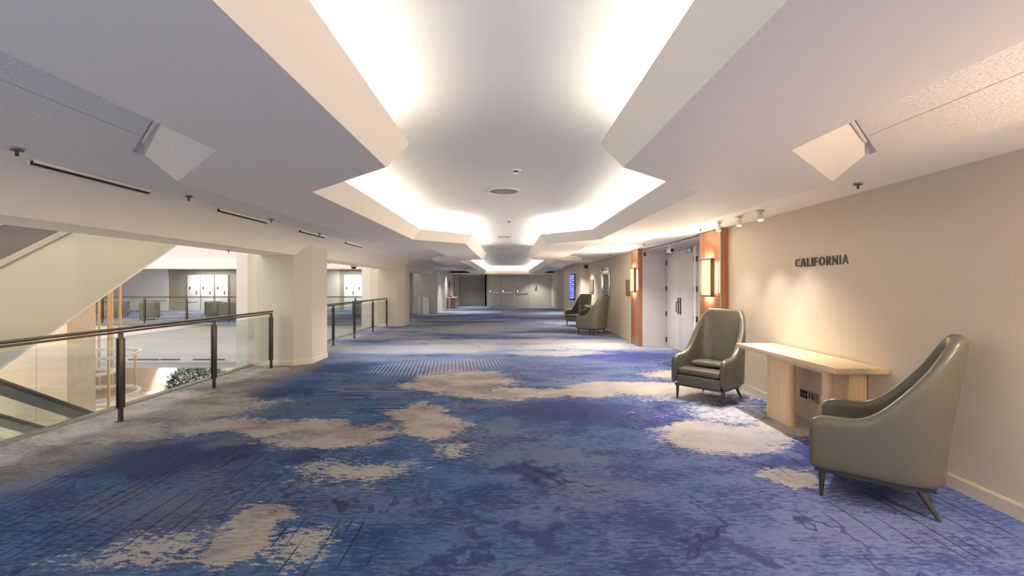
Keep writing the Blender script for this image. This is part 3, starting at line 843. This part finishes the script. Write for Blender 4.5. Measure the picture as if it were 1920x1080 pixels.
# ------------------------------------------------------------------ console tables
def make_table(loc, rz, label, grp):
    t = thing('console_table', loc, rz, label, 'table', grp)
    # local: x from corridor (0) to wall (.48), y from near (0) to far (1.78)
    MB().box(0, .475, 0, 1.78, .748, .80).build('tabletop', M['maple'], t, bevel=.004)
    def stad(x0, x1, y0, y1, r, near=True):
        pts = [(x1, y1), (x0, y1)]
        if near == 'y':
            for k in range(9):
                a = PI + PI * k / 8; pts.append(((x0 + x1) / 2 + (x1 - x0) / 2 * math.cos(a), y0 + r + r * math.sin(a)))
        return pts
    pts = [(.225, 1.33), (.135, 1.33)] + [(.18 + .045 * math.cos(PI + PI * k / 10), .945 + .045 * math.sin(PI + PI * k / 10)) for k in range(11)]
    MB().prism(pts, 0, .748).build('leg', M['maple_v'], t, smooth=30)
    pts = [(.47, .25), (.47, .35)] + [(.14 + .05 * math.cos(PI / 2 + PI * k / 10), .30 + .05 * math.sin(PI / 2 + PI * k / 10)) for k in range(11)]
    MB().prism(pts, 0, .748).build('leg', M['maple_v'], t, smooth=30)
    MB().box(.12, .42, .36, 1.25, .69, .748).build('apron', M['maple'], t, smooth=0)
    return t
tb1 = make_table((2.92, 4.08, 0), 0, 'pale maple console table against the wall between the two nearer armchairs', 'pale console tables')
tb2 = dup(tb1, (2.80, 14.95, 0), 0, 'pale maple console table between the two far armchairs', 'pale console tables')

# ------------------------------------------------------------------ things on the far right wall
t = thing('wall_mirror', (3.352, 15.65, 1.55), 0, 'tall silver framed mirror above the far console table', 'mirror')
MB().box(-.012, -.004, -.55, .55, -.52, .50).build('mirror_glass', M['mirror'], t, smooth=0)
fr = MB()
for y in (-.60, .60): fr.box(-.04, -.002, y - .06, y + .06, -.58, .56)
for z in (-.54, .52): fr.box(-.04, -.002, -.54, .54, z - .05, z + .05)
fr.build('frame', M['chrome'], t, bevel=.006)
def framed(name, loc, w, h, label, cat, mat_in):
    t = thing(name, loc, 0, label, cat)
    MB().box(-.03, -.002, -w / 2, w / 2, -h / 2, h / 2).build('frame', M['brown'], t, bevel=.004)
    MB().box(-.033, -.028, -w / 2 + .05, w / 2 - .05, -h / 2 + .05, h / 2 - .05).build('panel', mat_in, t, smooth=0)
    return t
framed('wall_plaque', (3.352, 12.72, 1.45), .42, .45, 'brown square plaque on the wall just past the farther pilaster', 'sign', M['brown'])
framed('picture_frame', (3.366, 18.35, 1.47), .85, .55, 'small brown framed picture on the wall behind the far armchair', 'picture', M['taupe_dark'])
t = thing('light_switch', (3.36, 16.95, 1.45), 0, 'tiny white switch plate left of the tall mirror', 'switch')
MB().box(-.01, -.001, -.045, .045, -.07, .07).build('plate', M['white'], t, bevel=.002)
MB().box(-.014, -.009, -.02, .02, -.035, .035).build('rocker', M['steel'], t, smooth=0)
t = thing('display_screen', (2.86, 20.13, 1.44), math.radians(10.9), 'upright blue display screen on the angled pier beyond the armchairs', 'screen')
MB().box(-.05, -.005, -.36, .36, -.58, .57).build('bezel', M['bronze'], t, bevel=.004)
MB().box(-.056, -.049, -.31, .31, -.50, .52).build('screen', M['screen'], t, smooth=0)
t = thing('door_speaker', (3.25, 19.09, 2.28), 0, 'little dark box high on the wall end beside the blue screen pier', 'speaker')
MB().box(-.07, .07, -.06, 0, -.07, .07).build('box', M['bronze'], t, bevel=.01)
MB().box(-.05, .05, -.064, -.058, -.05, .05).build('grille', M['dark'], t, smooth=0)

# ------------------------------------------------------------------ far left: bin, console, plaque
t = thing('litter_bin', (-4.42, 24.05, 0), 0, 'white upright litter bin in front of the far left cream block', 'bin')
MB().lathe([(0, 0), (.155, 0), (.16, .02), (.16, .84), (.15, .87), (0, .87)], 22, (.12, 0, 0)).build('body', M['white'], t)
MB().lathe([(0, 0), (.125, 0), (.13, .02), (.13, .86), (.12, .89), (0, .89)], 22, (-.16, .05, 0)).build('ashtray_column', M['base'], t)
t = thing('wall_plaque', (-3.86, 30.2, 1.55), 0, 'small dark plaque on the far left wall above the little wood table', 'sign')
MB().box(0, .03, -.18, .18, -.26, .22).build('plate', M['bronze'], t, bevel=.004)
MB().box(.028, .034, -.13, .13, -.2, .16).build('inset', M['brown'], t, smooth=0)
t = thing('console_table', (-3.6, 29.3, 0), 0, 'small orange wood table with dark object at the far left wall', 'table')
MB().box(-.22, .4, -.35, .5, .68, .74).build('tabletop', M['maple'], t, bevel=.006)
MB().prism([(-.05, -.2), (.2, -.2), (.2, .35), (-.05, .35)], 0, .68).build('pedestal', M['cherry'], t, bevel=.02)
t = thing('telephone', (-3.66, 29.2, .74), 0, 'dark desk telephone on the small orange wood table far left', 'phone')
MB().box(-.1, .1, -.1, .1, 0, .06).build('body', M['dark'], t, bevel=.01)
MB().tube([(-.12, -.1, .10), (-.1, 0, .11), (-.12, .12, .10)], [.03, .018, .03], 8).build('handset', M['dark'], t)

# ------------------------------------------------------------------ lounge across the atrium
def tub(loc, rz, label, mat, grp):
    t = thing('tub_chair', loc, rz, label, 'armchair', grp)
    pts = []
    for k in range(15):
        a = -PI * k / 14; pts.append((.34 * math.cos(a), .02 + .34 * math.sin(a)))
    op = [(.34, .34)] + pts + [(-.34, .34)]
    ip = [(x * .76, y if y > .3 else y * .76 + .0) for x, y in op]
    MB().prism(op + ip[::-1], .08, .74).build('shell', mat, t, bevel=.02, smooth=40)
    MB().box(-.25, .25, -.22, .33, .1, .42).build('seat', mat, t, bevel=.04, seg=3)
    for sx in (-.24, .24):
        for sy in (-.2, .28): MB().tube([(sx, sy, 0), (sx, sy, .1)], .02, 6).build('leg', M['leg'], t)
    return t
def rtable(loc, label, grp):
    t = thing('round_table', loc, 0, label, 'table', grp)
    MB().lathe([(0, .70), (.43, .70), (.44, .715), (.43, .73), (0, .73)], 26).build('tabletop', M['bronze'], t)
    MB().lathe([(.04, .03), (.035, .7)], 10).build('stem', M['brass'], t)
    lg = 0
    for k in range(4):
        a = PI / 2 * k + .4
        MB().tube([(0, 0, .22), (.2 * math.cos(a), .2 * math.sin(a), .12), (.32 * math.cos(a), .32 * math.sin(a), .016)], [.022, .02, .014], 8).build('foot', M['brass'], t)
    return t
GL, GT = 'tub chairs in the lounge across the atrium', 'round tables in the lounge across the atrium'
c0 = tub((-15.75, 20.1, 0), math.radians(-70), 'dark grey tub chair in the lounge across the atrium, beside the first round table', M['leather_grey'], GL)
c1 = tub((-18.3, 21.6, 0), math.radians(-60), 'olive tub chair in the lounge behind the brass chandelier rods', M['leather'], GL)
dup(c1, (-20.2, 22.2, 0), math.radians(80), 'olive tub chair in the lounge partly behind the escalator edge', GL)
dup(c1, (-13.85, 21.75, 0), math.radians(150), 'olive tub chair in the lounge just right of the first round table', GL)
dup(c1, (-13.2, 20.9, 0), math.radians(60), 'olive tub chair in the lounge in front of the white lit doors', GL)
dup(c0, (-12.35, 20.2, 0), math.radians(-60), 'dark grey tub chair in the lounge beside the bright pillar fin', GL)
dup(c1, (-12.3, 23.2, 0), math.radians(170), 'olive tub chair in the lounge behind the second round table', GL)
dup(c1, (-11.5, 21.9, 0), math.radians(100), 'olive tub chair in the lounge mostly hidden by the broad pillar', GL)
dup(c1, (-7.2, 22.4, 0), math.radians(100), 'olive tub chair seen between the two cream pillars through the glass', GL)
t0 = rtable((-14.9, 21.3, 0), 'dark round table in the lounge between grey and olive tub chairs', GT)
dup(t0, (-13.0, 22.6, 0), 0, 'dark round table in the lounge in front of the lit doors', GT)
dup(t0, (-17.6, 23.0, 0), 0, 'dark round table in the lounge right of the brass rods', GT)
dup(t0, (-19.3, 22.0, 0), 0, 'dark round table in the lounge between the rods and the escalator', GT)

# ------------------------------------------------------------------ ceiling fittings
t = thing('ceiling_speaker', (-.052, 6.14, ZC), 0, 'large round grey ceiling speaker in the middle of the bright coffer', 'speaker')
MB().lathe([(.195, 0), (.215, 0), (.215, -.012), (.195, -.014), (.195, 0)], 40).build('rim', M['white'], t)
MB().lathe([(0, 0), (.195, 0), (.195, -.006), (0, -.008)], 40).build('grille', paint('speaker_grille', (.33, .32, .31), .7, .1, 200), t)
t = thing('smoke_detector', (.09, 5.02, ZC), 0, 'small white smoke detector on the bright coffer ahead of the speaker', 'detector')
MB().lathe([(0, 0), (.06, 0), (.06, -.012), (.045, -.016), (0, -.016)], 20).build('base', M['white'], t)
MB().lathe([(0, -.03), (.03, -.03), (.034, -.055), (0, -.062)], 16).build('cap', M['white'], t)
MB().lathe([(0, -.014), (.026, -.014), (.026, -.032), (0, -.032)], 12).build('vent', M['dark'], t)
def vent(loc, w, d, label):
    t = thing('air_vent', loc, 0, label, 'vent', 'air vents in the coffer')
    MB().box(-w / 2, w / 2, -d / 2, d / 2, -.012, 0).build('frame', M['white'], t, bevel=.003)
    for k in range(4):
        x = -w / 2 + w * (k + .5) / 4
        MB().box(x - w * .09, x + w * .09, -d * .4, d * .4, -.016, -.011).build('slat', M['steel'], t, smooth=0)
vent((-.1, 12.0, ZC), .36, .30, 'flat air vent on the far neck of the bright coffer')
vent((-.1, 16.2, ZC), .5, .4, 'flat air vent on the farthest wide coffer')
def sprinkler(loc, label):
    t = thing('sprinkler', loc, 0, label, 'sprinkler', 'ceiling sprinklers')
    MB().lathe([(0, 0), (.036, 0), (.034, -.006), (.014, -.010), (0, -.010)], 16).build('rose', M['bronze'], t)
    MB().lathe([(0, -.008), (.010, -.008), (.009, -.030), (.014, -.034), (.005, -.040), (0, -.040)], 12).build('head', M['bronze'], t)
    return t
zb = 2.107
s0 = sprinkler((-3.20, 2.99, ZT), 'dark sprinkler on the left ceiling nearest the camera')
for loc, lab in (((-3.20, 4.60, ZT), 'dark sprinkler on the left ceiling between first and second dark slots'),
                 ((-3.20, 6.2, ZT), 'dark sprinkler on the left ceiling over the second dark slot'),
                 ((-3.24, 7.9, ZT), 'dark sprinkler on the left ceiling over the third dark slot'),
                 ((-4.55, 7.48, zb), 'dark sprinkler under the left beam just before the broad pillar'),
                 ((-4.56, 11.7, zb), 'dark sprinkler under the left beam just past the broad pillar'),
                 ((-4.62, 15.9, zb), 'dark sprinkler under the left beam beside the second pillar'),
                 ((3.07, 4.02, ZT), 'dark sprinkler on the right ceiling above the lettering wall'),
                 ((3.06, 7.28, ZT), 'dark sprinkler on the right ceiling just before the near pilaster'),
                 ((2.97, 10.0, ZT), 'dark sprinkler on the right ceiling outside the door recess'),
                 ((3.0, 13.5, ZT), 'dark sprinkler on the right ceiling beyond the farther pilaster'),
                 ((.03, 9.1, ZC), 'tiny sprinkler on the bright coffer behind the round speaker')):
    dup(s0, loc, 0, lab)
def slot(y0, y1, label):
    t = thing('slot_diffuser', (-3.36, (y0 + y1) / 2, 2.424), 0, label, 'vent', 'linear slot diffusers')
    L = (y1 - y0) / 2
    MB().box(-.034, .0, -L, L, -.024, .01).build('slot', M['dark'], t, smooth=0)
    fb = MB(); fb.box(-.042, -.034, -L - .01, L + .01, -.024, .01); fb.box(.0, .006, -L - .01, L + .01, -.012, .01)
    fb.build('frame', M['soffit'], t, smooth=0)
slot(3.26, 4.31, 'longest dark linear slot along the left ceiling edge, nearest the camera')
slot(5.36, 6.42, 'dark linear slot along the left ceiling edge, second from the camera')
slot(7.46, 8.45, 'dark linear slot along the left ceiling edge, just before the broad pillar')
slot(9.56, 10.6, 'dark linear slot along the left ceiling edge, past the broad pillar')
# adjustable spotlights washing the table and wall
def spot(loc, target, label):
    t = thing('ceiling_spotlight', loc, 0, label, 'spotlight', 'chrome spotlights by the wall')
    MB().lathe([(0, 0), (.045, 0), (.045, -.008), (.014, -.012), (.012, -.05), (0, -.05)], 16).build('mount', M['steel'], t)
    d = (Vector(target) - Vector(loc)).normalized()
    c = Vector((0, 0, -.065))
    MB().tube([c - d * .035, c + d * .02, c + d * .045], [.030, .036, .040], 16).build('head', M['chrome'], t)
    MB().tube([c + d * .0455, c + d * .048], [.032, .032], 16).build('lens', M['spot_lens'], t)
    p = Vector(loc) + c + d * .07
    return t, p
for loc, tg, lab, pw in (((3.03, 6.58, ZT), (2.9, 6.7, 0), 'chrome ceiling spotlight nearest the orange pilaster', .5),
                     ((3.03, 6.0, ZT), (2.75, 5.6, 0), 'middle chrome ceiling spotlight over the armchair with cushion', 1.2),
                     ((3.03, 5.5, ZT), (2.7, 4.9, 0), 'chrome ceiling spotlight nearest the lettering', 1.2),
                     ((3.0, 2.3, ZT), (2.7, 2.5, 0), 'chrome ceiling spotlight above the nearest armchair, out of view', .8)):
    _, p = spot(loc, tg, lab)
    lamp_spot('spot_beam', p, tg, SPOT_POWER * pw, (1, .90, .76), 88, 1.0, .025)
# small recessed downlights, several of them added to brighten the floor and far end
def downlight(loc, label, power):
    t = thing('recessed_downlight', loc, 0, label, 'ceiling lamp', 'recessed downlights')
    MB().lathe([(.058, 0), (.08, 0), (.08, -.006), (.058, -.008), (.058, 0)], 24).build('trim_ring', M['white'], t)
    MB().lathe([(0, 0), (.058, 0), (.058, -.004), (0, -.005)], 24).build('lens', M['lit'], t)
    lamp_spot('downlight_beam', (loc[0], loc[1], loc[2] - .03), (loc[0], loc[1], 0), power, (1, .93, .84), 120, .8, .06)
for loc, lab in (((2.5, 10.45, ZT + .01), 'bright recessed downlight in the right ceiling outside the door recess'),
                 ((-2.0, 10.1, ZT + .01), 'bright recessed downlight in the left ceiling between the pillars'),
                 ((-3.3, 28.5, 2.425), 'bright recessed downlight at the far left before the end wall'),
                 ((2.7, 18.3, ZT + .01), 'recessed downlight in the far right ceiling near the blue screen'),
                 ((2.0, 31.7, 2.24), 'added recessed downlight in the lowered far ceiling, right of the end doors'),  # this and the following far ones are added to brighten the corridor end
                 ((-2.6, 31.6, 2.24), 'added recessed downlight in the lowered far ceiling before the wide flush panel'),
                 ((-2.6, 25.5, 2.425), 'added recessed downlight at the far left beside the cream block'),
                 ((2.75, 25.0, 2.425), 'added recessed downlight at the far right before the side passage'),
                 ((-2.0, 21.0, 2.425), 'added recessed downlight at the far left beyond the second pillar'),  # added here for more light on the floor
                 ((2.4, -1.0, ZT - .012), 'added recessed downlight above and behind the nearest armchair, out of view'),  # unseen pair behind the camera, added to raise floor and soffit light
                 ((-2.4, -1.0, ZT - .012), 'added recessed downlight above the near balustrade, out of view')):
    downlight(loc, lab, DOWN_POWER * ((.6 if loc[0] > 0 else 2.0) if loc[1] < 0 else .38 if loc[1] > 27 else .62))
# dome camera under the beam
t = thing('dome_camera', (-4.5, 13.4, zb), 0, 'dome security camera hanging under the left beam between the pillars', 'camera')
MB().lathe([(0, 0), (.095, 0), (.10, -.02), (.09, -.05), (0, -.05)], 24).build('housing', M['steel'], t)
MB().lathe([(.072, -.05), (.07, -.07), (.05, -.098), (.02, -.112), (0, -.114)], 24).build('dome', M['dark'], t)
